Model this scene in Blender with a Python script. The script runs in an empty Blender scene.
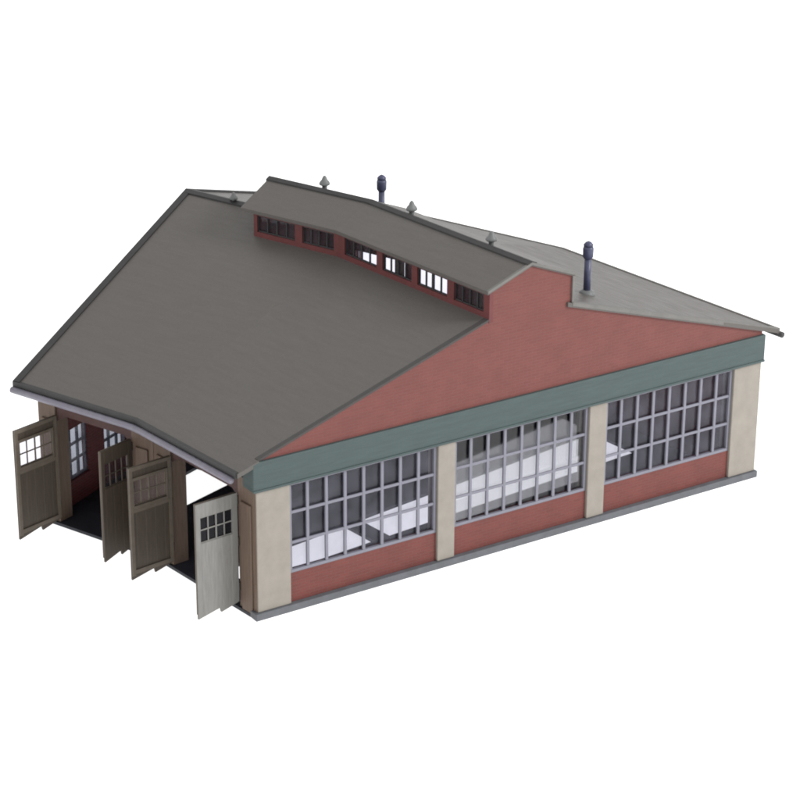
import bpy, bmesh, math, random
from mathutils import Vector as V
random.seed(4)
sc = bpy.context.scene
COL = sc.collection

# ------------------------------------------------------------------ plan of the shed
R, TH = 10.789, 0.2546          # turntable radius to the front wall, angle of one stall
DEPTH = 10.0
ROOF_F0, ROOF_Z0 = -0.334, 2.584   # front eave
RIDGE_R, RIDGE_Z = 4.963, 4.368
ROOF_B1, ROOF_Z1 = 10.318, 2.726   # back eave
SF = (RIDGE_Z-ROOF_Z0)/(RIDGE_R-ROOF_F0)
SB = (RIDGE_Z-ROOF_Z1)/(ROOF_B1-RIDGE_R)
CL_F, CL_R, CL_M = 4.25, 5.86, 5.04   # clerestory front, rear, ridge
CL_Z, CL_TOP = 4.59, 4.90
CL_END = 0.47                       # where it stops in the second stall


def roof_z(r):
    return ROOF_Z0+SF*(r-ROOF_F0) if r < RIDGE_R else RIDGE_Z-SB*(r-RIDGE_R)


def rad(i, r, z=0.0):
    a = TH*i
    return V((-R+(R+r)*math.cos(a), (R+r)*math.sin(a), z))


def P(s, t, r, z=0.0):
    """point on the chord of stall s at radius r, fraction t"""
    return rad(s, r, z).lerp(rad(s+1, r, z), t)


def axes(s):
    e = (P(s, 1, 0)-P(s, 0, 0)).normalized()
    return e, V((e.y, -e.x, 0))          # along the chord (to the left), inward


def chord_len(r=0):
    return (rad(1, r)-rad(0, r)).length

UP = V((0, 0, 1))


# ------------------------------------------------------------------ mesh building
class MB:
    def __init__(self):
        self.v, self.f, self.m = [], [], []

    def face(self, pts, mi=0):
        b = len(self.v)
        self.v += [V(p) for p in pts]
        self.f.append(list(range(b, b+len(pts))))
        self.m.append(mi)

    def prism(self, pts, ext, mi=0):
        pts = [V(p) for p in pts]
        q = [p+ext for p in pts]
        n = len(pts)
        b = len(self.v)
        self.v += pts+q
        self.f.append(list(range(b, b+n)))
        self.f.append(list(range(b+2*n-1, b+n-1, -1)))
        for k in range(n):
            j = (k+1) % n
            self.f.append([b+k, b+n+k, b+n+j, b+j])
        self.m += [mi]*(n+2)

    def box(self, o, a, b, c, mi=0):
        o = V(o)
        self.prism([o, o+a, o+a+b, o+b], V(c), mi)

    def abox(self, lo, hi, mi=0):
        lo, hi = V(lo), V(hi)
        d = hi-lo
        self.box(lo, V((d.x, 0, 0)), V((0, d.y, 0)), V((0, 0, d.z)), mi)

    def tube(self, path, rad_, n=14, mi=0, cap=True):
        path = [V(p) for p in path]
        rr = rad_ if isinstance(rad_, (list, tuple)) else [rad_]*len(path)
        rings = []
        for k, p in enumerate(path):
            d = (path[min(k+1, len(path)-1)]-path[max(k-1, 0)]).normalized()
            u = d.cross(UP if abs(d.z) < .9 else V((1, 0, 0))).normalized()
            w = d.cross(u)
            b = len(self.v)
            self.v += [p+(u*math.cos(2*math.pi*j/n)+w*math.sin(2*math.pi*j/n))*rr[k] for j in range(n)]
            rings.append(b)
        for a, b in zip(rings, rings[1:]):
            for j in range(n):
                k = (j+1) % n
                self.f.append([a+j, a+k, b+k, b+j])
                self.m.append(mi)
        if cap:
            self.f.append([rings[0]+j for j in range(n)][::-1])
            self.f.append([rings[-1]+j for j in range(n)])
            self.m += [mi, mi]

    def build(self, name, mats, parent=None, smooth=False, bevel=0.0):
        me = bpy.data.meshes.new(name)
        me.from_pydata([tuple(p) for p in self.v], [], self.f)
        if not isinstance(mats, (list, tuple)):
            mats = [mats]
        for m in mats:
            me.materials.append(m)
        for p, mi in zip(me.polygons, self.m):
            p.material_index = mi
            p.use_smooth = smooth
        bm = bmesh.new()
        bm.from_mesh(me)
        bmesh.ops.recalc_face_normals(bm, faces=bm.faces)
        uv = bm.loops.layers.uv.new('UVMap')
        for f in bm.faces:
            n = f.normal
            t = V((-n.y, n.x, 0))
            t = t.normalized() if t.length > 1e-3 else V((1, 0, 0))
            b = n.cross(t)
            for l in f.loops:
                l[uv].uv = (l.vert.co.dot(t), l.vert.co.dot(b))
        bm.to_mesh(me)
        bm.free()
        o = bpy.data.objects.new(name, me)
        COL.objects.link(o)
        if parent:
            o.parent = parent
        if bevel:
            md = o.modifiers.new('bevel', 'BEVEL')
            md.width = bevel
            md.segments = 2
            md.limit_method = 'ANGLE'
        return o


# ------------------------------------------------------------------ materials
def new_mat(name):
    m = bpy.data.materials.new(name)
    m.use_nodes = True
    nt = m.node_tree
    b = nt.nodes['Principled BSDF']
    return m, nt, b


def surface(name, col, rough=.6, var=.12, scale=6.0, spec=.4, bump=.15, bscale=60, streak=None):
    """painted / moulded plastic: colour with fine grain and slow blotches, slight bump"""
    m, nt, b = new_mat(name)
    N, Lk = nt.nodes, nt.links
    tc = N.new('ShaderNodeTexCoord')
    n1 = N.new('ShaderNodeTexNoise'); n1.inputs['Scale'].default_value = scale
    n1.inputs['Detail'].default_value = 6; n1.inputs['Roughness'].default_value = .65
    if streak:
        mp = N.new('ShaderNodeMapping'); mp.inputs['Scale'].default_value = streak
        Lk.new(tc.outputs['UV'], mp.inputs['Vector']); Lk.new(mp.outputs['Vector'], n1.inputs['Vector'])
    else:
        Lk.new(tc.outputs['Object'], n1.inputs['Vector'])
    cr = N.new('ShaderNodeMapRange')
    cr.inputs['From Min'].default_value = .3; cr.inputs['From Max'].default_value = .7
    cr.inputs['To Min'].default_value = 1-var; cr.inputs['To Max'].default_value = 1+var
    Lk.new(n1.outputs['Fac'], cr.inputs['Value'])
    mx = N.new('ShaderNodeMix'); mx.data_type = 'RGBA'; mx.blend_type = 'MULTIPLY'
    mx.inputs['Factor'].default_value = 1
    mx.inputs['A'].default_value = (*col, 1)
    Lk.new(cr.outputs['Result'], mx.inputs['B'])
    Lk.new(mx.outputs['Result'], b.inputs['Base Color'])
    b.inputs['Roughness'].default_value = rough
    b.inputs['Specular IOR Level'].default_value = spec
    n2 = N.new('ShaderNodeTexNoise'); n2.inputs['Scale'].default_value = bscale; n2.inputs['Detail'].default_value = 3
    Lk.new(tc.outputs['Object'], n2.inputs['Vector'])
    bp = N.new('ShaderNodeBump'); bp.inputs['Strength'].default_value = bump; bp.inputs['Distance'].default_value = .01
    Lk.new(n2.outputs['Fac'], bp.inputs['Height'])
    Lk.new(bp.outputs['Normal'], b.inputs['Normal'])
    return m


def brick(name, c1, c2, mortar, w=.16, h=.052, rough=.65):
    m, nt, b = new_mat(name)
    N, Lk = nt.nodes, nt.links
    tc = N.new('ShaderNodeTexCoord')
    br = N.new('ShaderNodeTexBrick')
    br.inputs['Scale'].default_value = 1
    br.inputs['Brick Width'].default_value = w; br.inputs['Row Height'].default_value = h
    br.inputs['Mortar Size'].default_value = .006; br.inputs['Mortar Smooth'].default_value = .3
    br.inputs['Color1'].default_value = (*c1, 1); br.inputs['Color2'].default_value = (*c2, 1)
    br.inputs['Mortar'].default_value = (*mortar, 1)
    Lk.new(tc.outputs['UV'], br.inputs['Vector'])
    n1 = N.new('ShaderNodeTexNoise'); n1.inputs['Scale'].default_value = 2.2; n1.inputs['Detail'].default_value = 7
    Lk.new(tc.outputs['Object'], n1.inputs['Vector'])
    cr = N.new('ShaderNodeMapRange')
    cr.inputs['From Min'].default_value = .3; cr.inputs['From Max'].default_value = .7
    cr.inputs['To Min'].default_value = .93; cr.inputs['To Max'].default_value = 1.07
    Lk.new(n1.outputs['Fac'], cr.inputs['Value'])
    mx = N.new('ShaderNodeMix'); mx.data_type = 'RGBA'; mx.blend_type = 'MULTIPLY'; mx.inputs['Factor'].default_value = 1
    Lk.new(br.outputs['Color'], mx.inputs['A']); Lk.new(cr.outputs['Result'], mx.inputs['B'])
    Lk.new(mx.outputs['Result'], b.inputs['Base Color'])
    b.inputs['Roughness'].default_value = rough
    b.inputs['Specular IOR Level'].default_value = .35
    bp = N.new('ShaderNodeBump'); bp.inputs['Strength'].default_value = .35; bp.inputs['Distance'].default_value = .006
    bp.invert = True
    Lk.new(br.outputs['Fac'], bp.inputs['Height']); Lk.new(bp.outputs['Normal'], b.inputs['Normal'])
    return m


def planks(name, col, w=.09, rough=.6, depth=.4):
    m = surface(name, col, rough=rough, var=.16, scale=3.0, streak=(9, .8, 1), bump=.1)
    nt = m.node_tree; N, Lk = nt.nodes, nt.links
    b = N['Principled BSDF']
    tc = N.new('ShaderNodeTexCoord')
    wv = N.new('ShaderNodeTexWave'); wv.wave_type = 'BANDS'; wv.bands_direction = 'X'; wv.wave_profile = 'SAW'
    wv.inputs['Scale'].default_value = 1/w/3.1831*.5
    Lk.new(tc.outputs['UV'], wv.inputs['Vector'])
    mr = N.new('ShaderNodeMapRange'); mr.inputs['From Min'].default_value = 0; mr.inputs['From Max'].default_value = .12
    Lk.new(wv.outputs['Fac'], mr.inputs['Value'])
    bp = N.new('ShaderNodeBump'); bp.inputs['Strength'].default_value = depth; bp.inputs['Distance'].default_value = .01
    Lk.new(mr.outputs['Result'], bp.inputs['Height']); Lk.new(bp.outputs['Normal'], b.inputs['Normal'])
    return m


def facing_fresnel(nt, f0):
    N, Lk = nt.nodes, nt.links
    lw = N.new('ShaderNodeLayerWeight'); lw.inputs['Blend'].default_value = .5
    pw = N.new('ShaderNodeMath'); pw.operation = 'POWER'; pw.inputs[1].default_value = 5
    ma = N.new('ShaderNodeMath'); ma.operation = 'MULTIPLY_ADD'; ma.inputs[1].default_value = .85; ma.inputs[2].default_value = f0
    Lk.new(lw.outputs['Facing'], pw.inputs[0]); Lk.new(pw.outputs[0], ma.inputs[0])
    return ma.outputs[0]


def glazing(name, tint, haze=0.0, refl=1.0, rough=.03):
    """clear plastic window sheet: see-through, with Fresnel gloss and a little milky haze"""
    m = bpy.data.materials.new(name); m.use_nodes = True
    nt = m.node_tree; N, Lk = nt.nodes, nt.links
    N.remove(N['Principled BSDF'])
    out = N['Material Output']
    tr = N.new('ShaderNodeBsdfTransparent'); tr.inputs['Color'].default_value = (*tint, 1)
    gl = N.new('ShaderNodeBsdfGlossy'); gl.inputs['Roughness'].default_value = rough
    gl.inputs['Color'].default_value = (.9, .9, 1, 1)
    fac = facing_fresnel(nt, .018*refl)
    mx = N.new('ShaderNodeMixShader')
    Lk.new(fac, mx.inputs['Fac']); Lk.new(tr.outputs['BSDF'], mx.inputs[1]); Lk.new(gl.outputs['BSDF'], mx.inputs[2])
    last = mx
    if haze:
        tl = N.new('ShaderNodeBsdfDiffuse'); tl.inputs['Color'].default_value = (.35, .35, .4, 1)
        mh = N.new('ShaderNodeMixShader')
        tc = N.new('ShaderNodeTexCoord'); no = N.new('ShaderNodeTexNoise')
        no.inputs['Scale'].default_value = 3.0; no.inputs['Detail'].default_value = 4
        Lk.new(tc.outputs['Object'], no.inputs['Vector'])
        mr = N.new('ShaderNodeMapRange'); mr.inputs['To Min'].default_value = haze*.4; mr.inputs['To Max'].default_value = haze*1.6
        mr.inputs['From Min'].default_value = .3; mr.inputs['From Max'].default_value = .7
        Lk.new(no.outputs['Fac'], mr.inputs['Value']); Lk.new(mr.outputs['Result'], mh.inputs['Fac'])
        Lk.new(mx.outputs['Shader'], mh.inputs[1]); Lk.new(tl.outputs['BSDF'], mh.inputs[2])
        last = mh
    Lk.new(last.outputs['Shader'], out.inputs['Surface'])
    return m


def frosted(name, tint, rough=.12, clear=.5):
    """scratched, slightly wavy window sheet that smears what lies behind it"""
    m = bpy.data.materials.new(name); m.use_nodes = True
    nt = m.node_tree; N, Lk = nt.nodes, nt.links
    N.remove(N['Principled BSDF'])
    out = N['Material Output']
    rf = N.new('ShaderNodeBsdfRefraction'); rf.inputs['Color'].default_value = (*tint, 1)
    rf.inputs['IOR'].default_value = 1.13; rf.inputs['Roughness'].default_value = rough
    tr = N.new('ShaderNodeBsdfTransparent'); tr.inputs['Color'].default_value = (*tint, 1)
    mc = N.new('ShaderNodeMixShader'); mc.inputs['Fac'].default_value = clear
    Lk.new(rf.outputs['BSDF'], mc.inputs[1]); Lk.new(tr.outputs['BSDF'], mc.inputs[2])
    gl = N.new('ShaderNodeBsdfGlossy'); gl.inputs['Roughness'].default_value = .15
    fac = facing_fresnel(nt, .03)
    mx = N.new('ShaderNodeMixShader')
    Lk.new(fac, mx.inputs['Fac']); Lk.new(mc.outputs['Shader'], mx.inputs[1]); Lk.new(gl.outputs['BSDF'], mx.inputs[2])
    Lk.new(mx.outputs['Shader'], out.inputs['Surface'])
    return m


M = dict(
    roof=surface('roofing_felt', (.083, .0755, .069), rough=.46, var=.07, scale=26, spec=.42, bump=.3, bscale=55),
    trim=surface('dark_trim', (.022, .021, .021), rough=.5, var=.2, scale=4),
    trim2=surface('roof_edge', (.045, .041, .039), rough=.6, var=.1),
    gable=brick('gable_brick', (.145, .043, .036), (.130, .039, .034), (.135, .052, .046)),
    brick=brick('parapet_brick', (.145, .037, .030), (.122, .033, .028), (.125, .050, .043)),
    inbrick=brick('inner_brick', (.13, .022, .022), (.10, .018, .02), (.10, .05, .05)),
    teal=surface('green_fascia_paint', (.042, .064, .063), rough=.5, var=.14, scale=3, streak=(.6, 5, 1)),
    stone=surface('beige_stone', (.245, .222, .192), rough=.7, var=.09, scale=4),
    base=surface('grey_base', (.095, .10, .11), rough=.6, var=.15, scale=5),
    floor=surface('dark_floor', (.018, .020, .027), rough=.5, var=.3, scale=3, spec=.3),
    bar=surface('window_bar', (.17, .17, .205), rough=.45, var=.06, scale=8),
    glass=glazing('window_sheet', (.80, .80, .85), haze=.055),
    glass2=frosted('scratched_window_sheet', (.86, .865, .90), .13, .62),
    glass_dim=glazing('dim_window_sheet', (.30, .32, .37), haze=.28),  # low see-through tint with strong grey haze, left wall panes
    glass_dark=glazing('dark_tint_window_sheet', (.10, .10, .11), haze=.02, refl=.6),  # near-black tint for the panes of the pale door leaf
    post=surface('brown_post', (.125, .086, .063), rough=.65, var=.2, scale=3, streak=(8, .6, 1)),
    lintel=surface('brown_lintel', (.07, .036, .032), rough=.7, var=.25, scale=4),
    door_in=planks('door_inside', (.062, .0475, .035)),
    door_out=planks('door_outside', (.172, .168, .157)),
    door_frame=surface('door_batten', (.110, .090, .069), rough=.6, var=.15, scale=6),
    gutter=surface('grey_gutter', (.165, .155, .19), rough=.4, var=.1, scale=6),
    verge=surface('pale_verge', (.135, .13, .122), rough=.65, var=.12, scale=5),
    pipe=surface('blue_grey_pipe', (.056, .060, .110), rough=.4, var=.15, scale=6),
    vent=surface('grey_vent', (.13, .135, .135), rough=.5, var=.15, scale=6),
    red=surface('dark_red_frame', (.105, .022, .022), rough=.55, var=.15, scale=6),
    dark=surface('black_frame', (.03, .03, .032), rough=.5, var=.15, scale=6),
    iron=surface('dark_iron', (.02, .018, .017), rough=.5, var=.2, scale=6),
)
# faint lapped courses in the roofing felt
nt = M['roof'].node_tree; b = nt.nodes['Principled BSDF']
tc = nt.nodes.new('ShaderNodeTexCoord')
wv = nt.nodes.new('ShaderNodeTexWave'); wv.wave_type = 'BANDS'; wv.bands_direction = 'Y'; wv.wave_profile = 'SAW'
wv.inputs['Scale'].default_value = .55; wv.inputs['Distortion'].default_value = .25; wv.inputs['Detail'].default_value = 3
nt.links.new(tc.outputs['UV'], wv.inputs['Vector'])
bp = nt.nodes.new('ShaderNodeBump'); bp.inputs['Strength'].default_value = .4; bp.inputs['Distance'].default_value = .010
nt.links.new(wv.outputs['Fac'], bp.inputs['Height'])
nt.links.new(b.inputs['Normal'].links[0].from_socket, bp.inputs['Normal'])
nt.links.new(bp.outputs['Normal'], b.inputs['Normal'])
no = nt.nodes.new('ShaderNodeTexNoise'); no.inputs['Scale'].default_value = 5; no.inputs['Detail'].default_value = 6
mp = nt.nodes.new('ShaderNodeMapping'); mp.inputs['Scale'].default_value = (.35, 2.2, 1)
nt.links.new(tc.outputs['UV'], mp.inputs['Vector']); nt.links.new(mp.outputs['Vector'], no.inputs['Vector'])
mr = nt.nodes.new('ShaderNodeMapRange'); mr.inputs['From Min'].default_value = .3; mr.inputs['From Max'].default_value = .7
mr.inputs['To Min'].default_value = .42; mr.inputs['To Max'].default_value = .54
nt.links.new(no.outputs['Fac'], mr.inputs['Value']); nt.links.new(mr.outputs['Result'], b.inputs['Roughness'])

mg, nt, b = new_mat('white_table_added_glow')
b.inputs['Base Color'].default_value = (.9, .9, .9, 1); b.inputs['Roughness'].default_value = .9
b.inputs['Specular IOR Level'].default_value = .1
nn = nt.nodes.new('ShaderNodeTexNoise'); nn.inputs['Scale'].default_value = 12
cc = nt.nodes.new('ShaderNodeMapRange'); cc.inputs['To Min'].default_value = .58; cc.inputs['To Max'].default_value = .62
b.inputs['Emission Color'].default_value = (1, 1, 1, 1); b.inputs["Emission Strength"].default_value = .96  # glow added to the table so slots and contact shadows stay white
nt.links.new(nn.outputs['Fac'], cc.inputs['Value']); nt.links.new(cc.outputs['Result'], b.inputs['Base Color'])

# ------------------------------------------------------------------ setting
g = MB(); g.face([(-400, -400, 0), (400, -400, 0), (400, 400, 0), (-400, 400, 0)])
go = g.build('table_with_added_glow', mg); go['kind'] = 'structure'; go['label'] = 'white table under the shed, with added glow'

shed = bpy.data.objects.new('engine_shed', None); COL.objects.link(shed)
shed['label'] = 'grey-roofed red brick model engine shed with open doors on a white table'
shed['category'] = 'model building'


def part(o, label=None):
    if label:
        o['label'] = label
    return o

INSET = .26     # the left outer wall stands this far inside the roof edge
eL = axes(1)[0]


def leftwall(r, z, off=0.0):
    """point on the left outer wall (parallel to the second stall's far radius), off = towards the inside"""
    a = 2*TH
    n = V((-math.sin(a), math.cos(a), 0))
    return rad(2, r, z)-n*(INSET+off)

# ------------------------------------------------------------------ base plate, plinth and floor with two track slots
bm = MB()
H = .055
TL = .94                                 # left wall in chord fractions, roughly
for s in (0, 1):
    t0 = 0.0
    t1 = 1.0 if s == 0 else .925
    a, b_ = (.37, .60) if s == 0 else (.335, .60)
    rows = [(-.04, .55), (.55, 3.10), (3.10, 3.42), (3.42, 9.05), (9.05, 10.02)]
    for k, (r0, r1) in enumerate(rows):
        def slab(ta, tb):
            bm.prism([P(s, ta, r0, .006), P(s, tb, r0, .006), P(s, tb, r1, .006), P(s, ta, r1, .006)], V((0, 0, H)))
        if k in (1, 3):
            slab(t0, a); slab(b_, t1)
        else:
            slab(t0, t1)
part(bm.build('floor_plate', M['floor'], shed))
pl = MB()
pl.abox((-.06, -.045, .003), (10.04, .16, .125))                     # under the window wall
e0, i0 = axes(0); e1, i1 = axes(1)
part(pl.build('plinth', M['base'], shed, bevel=.012))

# ------------------------------------------------------------------ right-hand (window) wall
PIL = [(0.0, .595), (3.325, 3.655), (6.325, 6.68), (9.405, 10.0)]
WIN = [(.595, 3.325), (3.655, 6.325), (6.68, 9.405)]
SILL, WTOP, FASC = .63, 2.16, 2.69
for k, (a, c) in enumerate(PIL):
    m = MB()
    dpt = .30
    m.abox((a, 0.0, .127), (c, dpt, WTOP+.03))
    part(m.build('pillar', M['stone'], shed, bevel=.012),
         'broad beige corner pillar' if k in (0, 3) else 'narrow beige pillar between windows')
for a, c in WIN:
    m = MB(); m.abox((a+.002, .05, .127), (c-.002, .22, SILL))
    part(m.build('parapet', M['brick'], shed))


def window(x0, x1, glass, label):
    fr = MB()
    y0, y1 = .045, .10
    w = .052
    z0, z1 = SILL+.002, WTOP+.02
    fr.abox((x0+.004, y0, z0), (x1-.004, y1, z0+w))
    fr.abox((x0+.004, y0, z1-w), (x1-.004, y1, z1))
    fr.abox((x0+.004, y0+.001, z0+w), (x0+w, y1, z1-w)); fr.abox((x1-w, y0+.001, z0+w), (x1-.004, y1, z1-w))
    n = 8
    for k in range(1, n):
        x = x0+(x1-x0)*k/n
        fr.abox((x-.026, y0+.004, z0+w), (x+.026, y1-.015, z1-w))
    for k in (1, 2):
        z = z0+(z1-z0)*k/3
        fr.abox((x0+w, y0+.008, z-.024), (x1-w, y1-.02, z+.024))
    o = fr.build('window', M['bar'], shed, bevel=.006)
    part(o, label)
    p = MB(); p.abox((x0+.02, y1+.004, z0+.02), (x1-.02, y1+.010, z1-.02))
    p.build('pane', glass, o)

window(*WIN[0], M['glass'], 'large barred window nearest the doors')
window(*WIN[1], M['glass2'], 'large barred window with milky reflections')
window(*WIN[2], M['glass'], 'large barred window farthest from the doors')

# green fascia with a return on the front corner
m = MB()
m.prism([(-.065, -.035, WTOP+.032), (10.03, -.035, WTOP+.032), (10.03, -.035, FASC), (.03, -.035, FASC), (-.065, -.035, roof_z(-.065)-.015)], V((0, .335, 0)))
part(m.build('fascia', M['teal'], shed, bevel=.015), 'grey-green beam over the windows')
m = MB()
m.abox((-.065, -.047, WTOP+.034), (10.03, -.036, WTOP+.07))
m.build('fascia_moulding', M['teal'], shed)

# brick gable with the stepped clerestory end
gz = lambda r: roof_z(r)-.03
pts = [(.02, FASC+.001), (.02, gz(.02)), (CL_F+.0, gz(CL_F)), (CL_F, CL_Z-.01), (CL_M, CL_TOP-.035), (CL_R, CL_Z-.01), (CL_R, gz(CL_R)), (9.98, gz(9.98)), (9.98, FASC+.001)]
m = MB(); m.prism([(x, .012, z) for x, z in pts], V((0, .14, 0)))
part(m.build('gable_wall', M['gable'], shed), 'red brick gable with stepped top')

# ------------------------------------------------------------------ roofs
TK = .075


def slab(mb, quad, th=TK, mi=0):
    mb.prism(quad, V((0, 0, -th)), mi)


def rq(s, ta, tb, ra, rb, dz=0.0):
    return [P(s, ta, ra, roof_z(ra)+dz), P(s, tb, ra, roof_z(ra)+dz), P(s, tb, rb, roof_z(rb)+dz), P(s, ta, rb, roof_z(rb)+dz)]
RF, RB = CL_F+.09, CL_R-.09
EPS = 1e-6
m = MB()
slab(m, rq(0, .03, 1, .04, RF)); slab(m, rq(0, -.012, 1, ROOF_F0, .04-EPS)); slab(m, rq(1, 0, 1, ROOF_F0, RF))
slab(m, rq(1, CL_END-.02, 1, RF, RIDGE_R-EPS))
part(m.build('roof', M['roof'], shed), 'dark grey front roof slope')
m = MB()
slab(m, rq(0, -.006, 1, RB, ROOF_B1)); slab(m, rq(1, 0, 1, RB, ROOF_B1))
slab(m, rq(1, CL_END-.02, 1, RIDGE_R, RB))
backroof = part(m.build('roof', M['roof'], shed), 'paler grey back roof slope')

# trims
m = MB()                                  # left-hand verge, both slopes
for ra, rb in ((ROOF_F0-.02, RIDGE_R), (RIDGE_R, ROOF_B1+.02)):
    q0, q1 = rad(2, ra, roof_z(ra)+.03), rad(2, rb, roof_z(rb)+.03)
    nrm = V((math.sin(2*TH), -math.cos(2*TH), 0))
    m.box(q0, q1-q0, nrm*.13, V((0, 0, -.15)))
m.build('verge_board', M['trim'], shed)
m = MB()                                  # right-hand verge of the back slope: pale
for ra, rb in ((CL_R+.005, ROOF_B1+.02),):
    q0, q1 = V((ra, -.03, roof_z(ra)+.012)), V((rb, -.03, roof_z(rb)+.012))
    m.box(q0, q1-q0, V((0, .12, 0)), V((0, 0, -.06)))
part(m.build('verge_board', M['verge'], shed), 'pale verge board of the back slope')
m = MB()
q0, q1 = V((.04, -.004, roof_z(.04)+.004)), V((CL_F, .002, roof_z(CL_F)+.004))
m.box(q0, q1-q0, V((0, .13, 0)), V((0, 0, -.038)))
m.build('verge_board', M['trim2'], shed)
m = MB()                                  # ridge capping on the short open ridge
q = P(1, CL_END-.0, RIDGE_R, RIDGE_Z)
ra = .075
for sgn in (-1, 1):
    rr = RIDGE_R+sgn*.10
    m.prism([P(1, CL_END, RIDGE_R, RIDGE_Z+.03), P(1, 1.0, RIDGE_R, RIDGE_Z+.03), P(1, 1.0, rr, roof_z(rr)+.03), P(1, CL_END, rr, roof_z(rr)+.03)], V((0, 0, -.045)))
m.build('ridge_cap', M['trim'], shed)

# front and back eaves: dark fascia edge and gutters
for nm, r_, rg, dz in (('front', ROOF_F0, ROOF_F0-.055, -.125), ('back', ROOF_B1, ROOF_B1+.055, -.11)):
    m = MB()
    for s in (0, 1):
        z = roof_z(r_)
        sg = -1 if nm == 'front' else 1
        r2 = r_+sg*.03
        m.prism([P(s, -.004 if s == 0 else 0, r2, z+.012), P(s, 1, r2, z+.012), P(s, 1, r_-sg*.03, z+.018), P(s, -.004 if s == 0 else 0, r_-sg*.03, z+.018)], V((0, 0, -.10)))
    m.build('eaves_board', M['trim'] if nm == 'front' else M['roof'], shed)
    m = MB()
    z = roof_z(r_)+dz
    pth = [P(0, -.012 if nm == 'back' else .02, rg, z), P(0, .25, rg, z), P(0, .75, rg, z), P(0, .93, rg, z), rad(1, rg-.012, z), P(1, .07, rg, z), P(1, .25, rg, z), P(1, .75, rg, z), P(1, 1.0, rg, z)]
    m.tube(pth, .054, 14)
    part(m.build('gutter', M['gutter'] if nm == 'front' else M['trim'], shed, smooth=True), 'pale grey front gutter' if nm == 'front' else 'dark back gutter')

# ------------------------------------------------------------------ clerestory
CWIN = {0: [(.036, .222), (.266, .458), (.496, .690), (.730, .950)], 1: [(.02, .195), (.236, .450)]}


def clear_wall(s, r, t0, t1, wins, thick, name, sgn):
    e, i = axes(s)
    zb, zt = roof_z(r)-.06, CL_Z+.005
    wz0, wz1 = zb+.15, CL_Z-.075
    m = MB()
    L = lambda t, z: P(s, t, r, z)
    ext = i*thick*sgn
    m.prism([L(t0, zb), L(t1, zb), L(t1, wz0), L(t0, wz0)], ext)
    m.prism([L(t0, wz1), L(t1, wz1), L(t1, zt), L(t0, zt)], ext)
    edges = [t0]+[x for w in wins for x in w]+[t1]
    for a, b_ in zip(edges[::2], edges[1::2]):
        m.prism([L(a, wz0), L(b_, wz0), L(b_, wz1), L(a, wz1)], ext)
    w_o = m.build('clerestory_wall', M['red'], shed)
    for a, b_ in wins:
        f = MB()
        rr = r+sgn*.025
        Q = lambda t, z: P(s, t, rr, z)
        dt = .018/4
        ext2 = i*.03*sgn
        n = 4
        for k in range(n+1):
            t = a+(b_-a)*k/n
            w = .004 if k in (0, n) else .0024
            f.prism([Q(t-w, wz0), Q(t+w, wz0), Q(t+w, wz1), Q(t-w, wz1)], ext2)
        f.prism([Q(a, wz0), Q(b_, wz0), Q(b_, wz0+.022), Q(a, wz0+.022)], ext2*.9)
        f.prism([Q(a, wz1-.022), Q(b_, wz1-.022), Q(b_, wz1), Q(a, wz1)], ext2*.9)
        rg = r+sgn*.06
        f.face([P(s, a, rg, wz0), P(s, b_, rg, wz0), P(s, b_, rg, wz1), P(s, a, rg, wz1)], 1)
        f.build('clerestory_window', [M['dark'], M['glass']], w_o)
    return w_o

clear_wall(0, CL_F, .0, 1.0, CWIN[0], .08, 'f', 1)
clear_wall(1, CL_F, .0, CL_END, CWIN[1], .08, 'f', 1)
clear_wall(0, CL_R, .04, 1.0, CWIN[0], .08, 'r', -1)
clear_wall(1, CL_R, .0, CL_END, CWIN[1], .08, 'r', -1)
m = MB()                                  # far end wall of the clerestory
e, i = axes(1)
ends = [(CL_F+.085, roof_z(CL_F)-.05), (CL_F+.085, CL_Z), (CL_M, CL_TOP-.03), (CL_R-.085, CL_Z), (CL_R-.085, roof_z(CL_R)-.05)]
m.prism([P(1, CL_END-.02, r, z) for r, z in ends], e*.06)
m.build('clerestory_wall', M['red'], shed)

ov = .045
cz = lambda r: CL_TOP-(abs(r-CL_M))*((CL_TOP-CL_Z)/(CL_M-CL_F))
CE = .535


def cq(s, ta, tb, ra, rb, dz=0):
    return [P(s, ta, ra, cz(ra)+dz), P(s, tb, ra, cz(ra)+dz), P(s, tb, rb, cz(rb)+dz), P(s, ta, rb, cz(rb)+dz)]
m = MB()
for ra, rb in ((CL_F-ov, CL_M-EPS), (CL_M, CL_R+ov)):
    slab(m, cq(0, -.004, 1, ra, rb, .035), .06); slab(m, cq(1, 0, CE, ra, rb, .035), .06)
part(m.build('clerestory_roof', M['roof'], shed), 'raised ridge roof with a bend')
m = MB()
for sgn in (-1, 1):
    for s, ta, tb in ((0, -.006, 1), (1, 0, CE+.004)):
        r2 = CL_M+sgn*.09
        m.prism([P(s, ta, CL_M, CL_TOP+.062), P(s, tb, CL_M, CL_TOP+.062), P(s, tb, r2, cz(r2)+.062), P(s, ta, r2, cz(r2)+.062)], V((0, 0, -.04)))
m.build('ridge_cap', M['trim'], shed)
m = MB()                                  # pale verge at the gable
for ra, rb in ((CL_F-ov, CL_M), (CL_M, CL_R+ov)):
    q0, q1 = V((ra, -.03, cz(ra)+.045)), V((rb, -.03, cz(rb)+.045))
    m.box(q0, q1-q0, V((0, .05, 0)), V((0, 0, -.045)))
m.abox((CL_R-.005, -.02, roof_z(CL_R)-.02), (CL_R+.04, .10, CL_Z-.03))
part(m.build('verge_board', M['verge'], shed), 'pale verge of the raised ridge roof')

# roof vents: mushroom hoods along the ridges, and two stove pipes on the back slope


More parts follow.
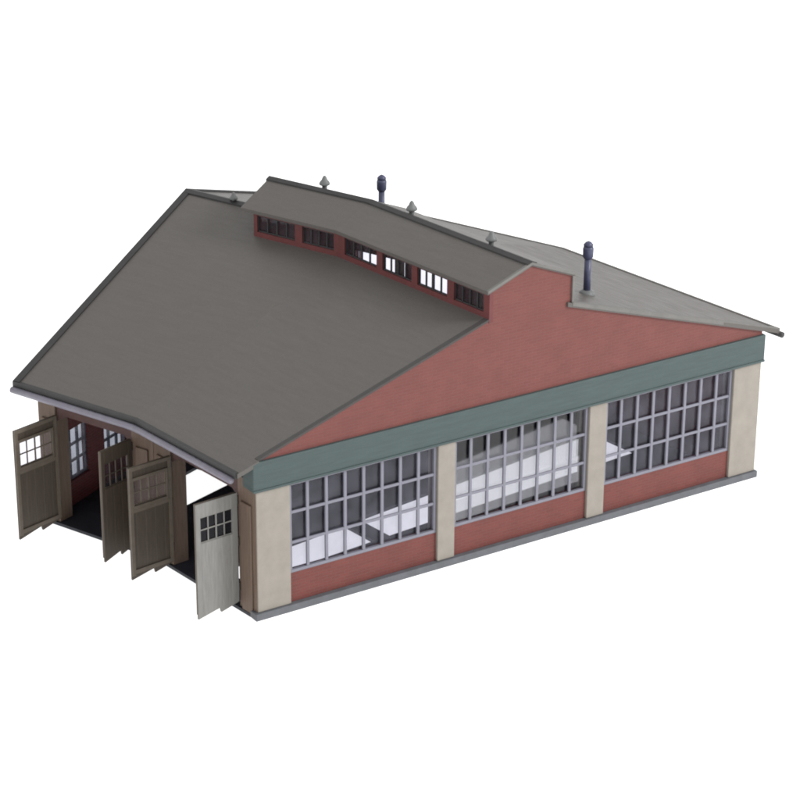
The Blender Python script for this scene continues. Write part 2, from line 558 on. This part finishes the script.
def vent(s, t, r, z, k=.88):
    p = P(s, t, r, z)
    m = MB()
    m.tube([p+UP*-.08, p+UP*.13*k], [.055*k, .05*k], 14)
    o = m.build('roof_vent', M['vent'], shed, smooth=False)
    h = MB()
    h.tube([p+UP*v*k for v in (.10, .12, .16, .20, .25, .28)], [v*k for v in (.10, .112, .095, .06, .042, .02)], 18)
    h.build('hood', M['vent'], o, smooth=True)

for s, t in ((0, .28), (0, .77), (1, .27)):
    vent(s, t, CL_M+.16, cz(CL_M+.16)+.04)
vent(1, .725, RIDGE_R, RIDGE_Z-.03, .7)


def pipe(s, t, r):
    z = roof_z(r)
    p = P(s, t, r, z)
    m = MB()
    m.tube([p-UP*.06, p+UP*.62], [.062, .058], 16)
    m.tube([p+UP*.62, p+UP*.66, p+UP*.80, p+UP*.84], [.06, .088, .092, .078], 16)
    o = m.build('stove_pipe', M['pipe'], shed, smooth=True)
    h = MB()
    h.tube([p+UP*.845, p+UP*.87, p+UP*.91, p+UP*.93], [.075, .085, .05, .012], 16)
    h.build('pipe_cap', M['pipe'], o, smooth=True)
    c = MB()
    c.tube([p-UP*.05, p+UP*.05, p+UP*.08], [.15, .12, .065], 16)
    c.build('pipe_collar', M['vent'], o, smooth=True)

pipe(0, .21, 7.0)
pipe(1, .31, 7.0)

# ------------------------------------------------------------------ front wall with two door openings
OPEN = {0: (.174, .83), 1: (.17, .775)}
ZH = 2.02
PD = .30


def front_seg(mb, s, t0, t1, z0, z1, r0=0.0, d=PD, mi=0):
    e, i = axes(s)
    mb.prism([P(s, t0, r0, z0), P(s, t1, r0, z0), P(s, t1, r0, z1), P(s, t0, r0, z1)], i*d, mi)

posts = [[(0, .035, .174)], [(0, .83, 1.0), (1, 0.0, .17)], [(1, .775, .915)]]
for k, grp in enumerate(posts):
    m = MB()
    for s, a, b_ in grp:
        if k == 0:
            a = .004
        front_seg(m, s, a, b_, .062, ZH+.30)
        # stepped pilaster face
        w = (b_-a)
        front_seg(m, s, a+w*.22, b_-w*.22, .062, ZH-.1, r0=-.035, d=.034)
    part(m.build('door_post', M['post'], shed, bevel=.01))
m = MB()
for s in (0, 1):
    a, b_ = OPEN[s]
    e, i = axes(s)
    # lintel with chamfered corners
    c, ch = .075, .13
    q = [(a, ZH-ch), (a+c, ZH), (b_-c, ZH), (b_, ZH-ch), (b_, ROOF_Z0-.05), (a, ROOF_Z0-.05)]
    m.prism([P(s, t, .04, z) for t, z in q], i*.2)
front_seg(m, 0, .004, .174, ZH+.30, ROOF_Z0-.05, .03, .22); front_seg(m, 0, .83, 1, ZH+.30, ROOF_Z0-.05, .03, .22)
front_seg(m, 1, 0, .17, ZH+.30, ROOF_Z0-.05, .03, .22); front_seg(m, 1, .775, .915, ZH+.30, ROOF_Z0-.05, .03, .22)
m.build('door_lintel', M['lintel'], shed)


def door(s, t, ang, ln, inner_left, label):
    """door leaf hinged at fraction t of stall s, swung outwards. u runs from the hinge to the free edge,
    n is the face turned to the right-hand side of the shed"""
    e, i = axes(s)
    h = P(s, t, -.03)
    out = -i
    a = math.radians(ang)
    u = out*math.cos(a)+e*math.sin(a)          # positive ang swings the free edge to the left
    n = V((u.y, -u.x, 0))
    if n.dot(V((0, -1, 0))) < 0:
        n = -n
    zb, zt = .13, 2.03
    th = .035
    X = lambda uu, z, off=0.0: h+u*uu+n*off+UP*z
    u0, u1 = ln*.12, ln*.90
    w0, w1 = 1.36, 1.80
    m = MB()
    # boarded leaf round a window opening, saw-cut foot
    foot = [(0, zb+.03), (ln*.44, zb-.05), (ln*.46, zb+.035), (ln, zb-.05)]
    lo = foot[::-1]
    near = 0 if not inner_left else 1
    mats = [M['door_in'], M['door_out'] if s == 0 and not inner_left else M['door_in'], M['door_frame']]  # second stall: outer face gets the dark boards, imitating its neighbour's shade
    fi, fo = (0, 1) if inner_left else (1, 0)  # material on the +n face, on the -n face
    # +n skin and -n skin are the two boardings of the leaf
    for off, mi in ((th*.5, fi), (0.0, fo)):
        ext = n*th*.5
        m.prism([X(p, z, off) for p, z in foot]+[X(ln, w0, off), X(0, w0, off)], ext, mi)
        m.prism([X(0, w1, off), X(ln, w1, off), X(ln, zt, off), X(0, zt, off)], ext, mi)
        m.prism([X(0, w0, off), X(u0, w0, off), X(u0, w1, off), X(0, w1, off)], ext, mi)
        m.prism([X(u1, w0, off), X(ln, w0, off), X(ln, w1, off), X(u1, w1, off)], ext, mi)
    d = m.build('door', mats, shed)
    part(d, label)
    # framing on the inner face
    f = MB()
    so = th+.002 if inner_left else -.022
    ex = n*.02
    bar = lambda ua, ub, za, zb_: f.prism([X(ua, za, so), X(ub, za, so), X(ub, zb_, so), X(ua, zb_, so)], ex)
    bar(.0, .06, zb+.05, zt-.06); bar(ln-.06, ln, zb+.02, zt-.06)
    bar(0, ln, zt-.058, zt); bar(.061, ln-.061, w0-.11, w0-.05); bar(.061, ln-.061, zb+.05, zb+.12)
    bar(u0-.03, u0+.0, w0-.048, w1+.05); bar(u1, u1+.03, w0-.048, w1+.05)
    bar(u0, u1, w1, w1+.05); bar(u0, u1, w0-.048, w0)
    f.build('door_frame', M['door_frame'], d)
    wn = MB()
    for k in range(0, 5):
        uu = u0+(u1-u0)*k/4
        hw = .012 if k == 2 else .009
        wn.prism([X(uu-hw, w0, .008), X(uu+hw, w0, .008), X(uu+hw, w1, .008), X(uu-hw, w1, .008)], n*.018)
    for z in (w0+.008, (w0+w1)/2, w1-.008):
        wn.prism([X(u0, z-.01, .010), X(u1, z-.01, .010), X(u1, z+.01, .010), X(u0, z+.01, .010)], n*.014)
    wn.face([X(u0, w0, .004), X(u1, w0, .004), X(u1, w1, .004), X(u0, w1, .004)], 1)
    wn.build('door_window', [mats[2] if inner_left else mats[1], M['glass_dark'] if s == 0 and not inner_left else M['glass']], d)
    for z in (.42, 1.2, 1.9):
        hg = MB()
        hg.tube([X(-.012, z-.07, th*.5), X(-.012, z+.07, th*.5)], .022, 10)
        hg.build('hinge', M['iron'], d)
    return d

door(0, .176, 2, .76, False, 'pale grey door leaf nearest the window wall, outer face showing')
door(0, .828, 0, .80, True, 'brown door leaf with framed window, inner face showing')
door(1, .172, 4, .68, False, 'door leaf with shade put into its brown, mostly hidden behind another')
door(1, .773, 6, .89, True, 'dark brown outermost door leaf with bright window panes')

# ------------------------------------------------------------------ left and back walls, inside
m = MB()
lw = lambda r0, r1, z0, z1: m.prism([leftwall(r0, z0), leftwall(r1, z0), leftwall(r1, z1), leftwall(r0, z1)], (leftwall(0, 0, .15)-leftwall(0, 0, 0)))
LW = [(.42, 1.10), (1.55, 2.25), (2.6, 3.25)]+[(3.6+1.25*k, 4.35+1.25*k) for k in range(5)]
lw(.0, 9.9, .062, .50); lw(0, 9.9, 1.45, 2.62)
ed = [0.0]+[x for w in LW for x in w]+[9.9]
for a, b_ in zip(ed[::2], ed[1::2]):
    lw(a, b_, .50, 1.45)
m.prism([leftwall(.05, 2.62), leftwall(9.9, 2.62), leftwall(9.9, roof_z(9.9)-.1), leftwall(RIDGE_R, RIDGE_Z-.1), leftwall(.05, roof_z(.05)-.1)], (leftwall(0, 0, .15)-leftwall(0, 0, 0)))
lwo = m.build('left_wall', M['inbrick'], shed)
lwo.name = 'side_wall'
for a, b_ in LW:
    f = MB()
    dn = leftwall(0, 0, .04)-leftwall(0, 0, 0)
    q = lambda r, z, o=.05: leftwall(r, z, o)
    for k in range(4):
        x = a+(b_-a)*k/3
        f.prism([q(x-.02, .5), q(x+.02, .5), q(x+.02, 1.45), q(x-.02, 1.45)], dn)
    for z in (.52, .82, 1.12, 1.43):
        f.prism([q(a, z-.02, .055), q(b_, z-.02, .055), q(b_, z+.02, .055), q(a, z+.02, .055)], dn*.8)
    f.face([q(a, .5, .1), q(b_, .5, .1), q(b_, 1.45, .1), q(a, 1.45, .1)], 1)
    f.build('side_window', [M['bar'], M['glass_dim']], lwo)
m = MB()
BW = [(.405, .565), (.60, .83)]
for s in (0, 1):
    t1 = 1 if s == 0 else .93
    t0 = .03 if s == 0 else 0
    rr = 9.96
    if s == 0:
        front_seg(m, s, t0, t1, .062, roof_z(9.96)-.08, 9.72, .22)
    else:
        front_seg(m, s, t0, t1, .062, .45, 9.72, .22); front_seg(m, s, t0, t1, 1.95, roof_z(9.96)-.08, 9.72, .22)
        ed = [t0]+[x for w in BW for x in w]+[t1]
        for a, b_ in zip(ed[::2], ed[1::2]):
            front_seg(m, s, a, b_, .45, 1.95, 9.72, .22)
bwo = m.build('back_wall', M['inbrick'], shed)
for a, b_ in BW:
    f = MB()
    for k in range(3):
        t = a+(b_-a)*k/2
        front_seg(f, 1, t-.004, t+.004, .45, 1.95, 9.80, .04)
    for z in (.45, 1.1, 1.91):
        front_seg(f, 1, a, b_, z, z+.04, 9.805, .03)
    f.face([P(1, a, 9.86, .45), P(1, b_, 9.86, .45), P(1, b_, 9.86, 1.95), P(1, a, 9.86, 1.95)], 1)
    f.build('back_window', [M['bar'], M['glass']], bwo)
for r in (2.4, 4.3, 5.8, 8.0):                 # row of posts between the stalls
    m = MB()
    c = rad(1, r)
    zt = roof_z(r)-.10
    ex, ey = rad(1, r+.06)-rad(1, r-.06), V((-math.sin(TH), math.cos(TH), 0))*.12
    m.box(c-ex/2-ey/2+UP*.062, ex, ey, UP*(zt-.062))
    m.build('inner_post', M['post'], shed)

# ------------------------------------------------------------------ camera
AZ, EL, DIST = .9974, .4006, 40.0492
TGT = V((3.807, 1.8862, 2.1793))
d = V((math.cos(EL)*math.cos(AZ), math.cos(EL)*math.sin(AZ), -math.sin(EL)))
cd = bpy.data.cameras.new('camera'); co = bpy.data.objects.new('camera', cd); COL.objects.link(co)
co.location = TGT-d*DIST
q = d.to_track_quat('-Z', 'Y')
from mathutils import Quaternion
co.rotation_mode = 'QUATERNION'
co.rotation_quaternion = Quaternion(d, -0.0057) @ q
cd.sensor_width = 36; cd.lens = 2419.55/800*36
cd.clip_end = 2000
sc.camera = co

# ------------------------------------------------------------------ studio light
w = bpy.data.worlds.new('World'); sc.world = w; w.use_nodes = True
bg = w.node_tree.nodes['Background']
bg.inputs['Color'].default_value = (1, 1, 1, 1); bg.inputs['Strength'].default_value = 1.0


def area(name, loc, tgt, size, power, col=(1, 1, 1)):
    ld = bpy.data.lights.new(name, 'AREA'); ld.shape = 'DISK'; ld.size = size; ld.energy = power; ld.color = col
    o = bpy.data.objects.new(name, ld); COL.objects.link(o)
    o.location = loc
    o.rotation_euler = (V(tgt)-V(loc)).to_track_quat('-Z', 'Y').to_euler()
    return o

area('key_lamp', (34, -32, 32), (5, 3, 1), 16, 22000)

sc.view_settings.view_transform = 'Standard'
sc.view_settings.look = 'None'
sc.view_settings.exposure = 0
sc.view_settings.gamma = 1
sc.cycles.max_bounces = 10
sc.cycles.transparent_max_bounces = 24
sc.cycles.use_denoising = True
sc.cycles.filter_width = 2.0
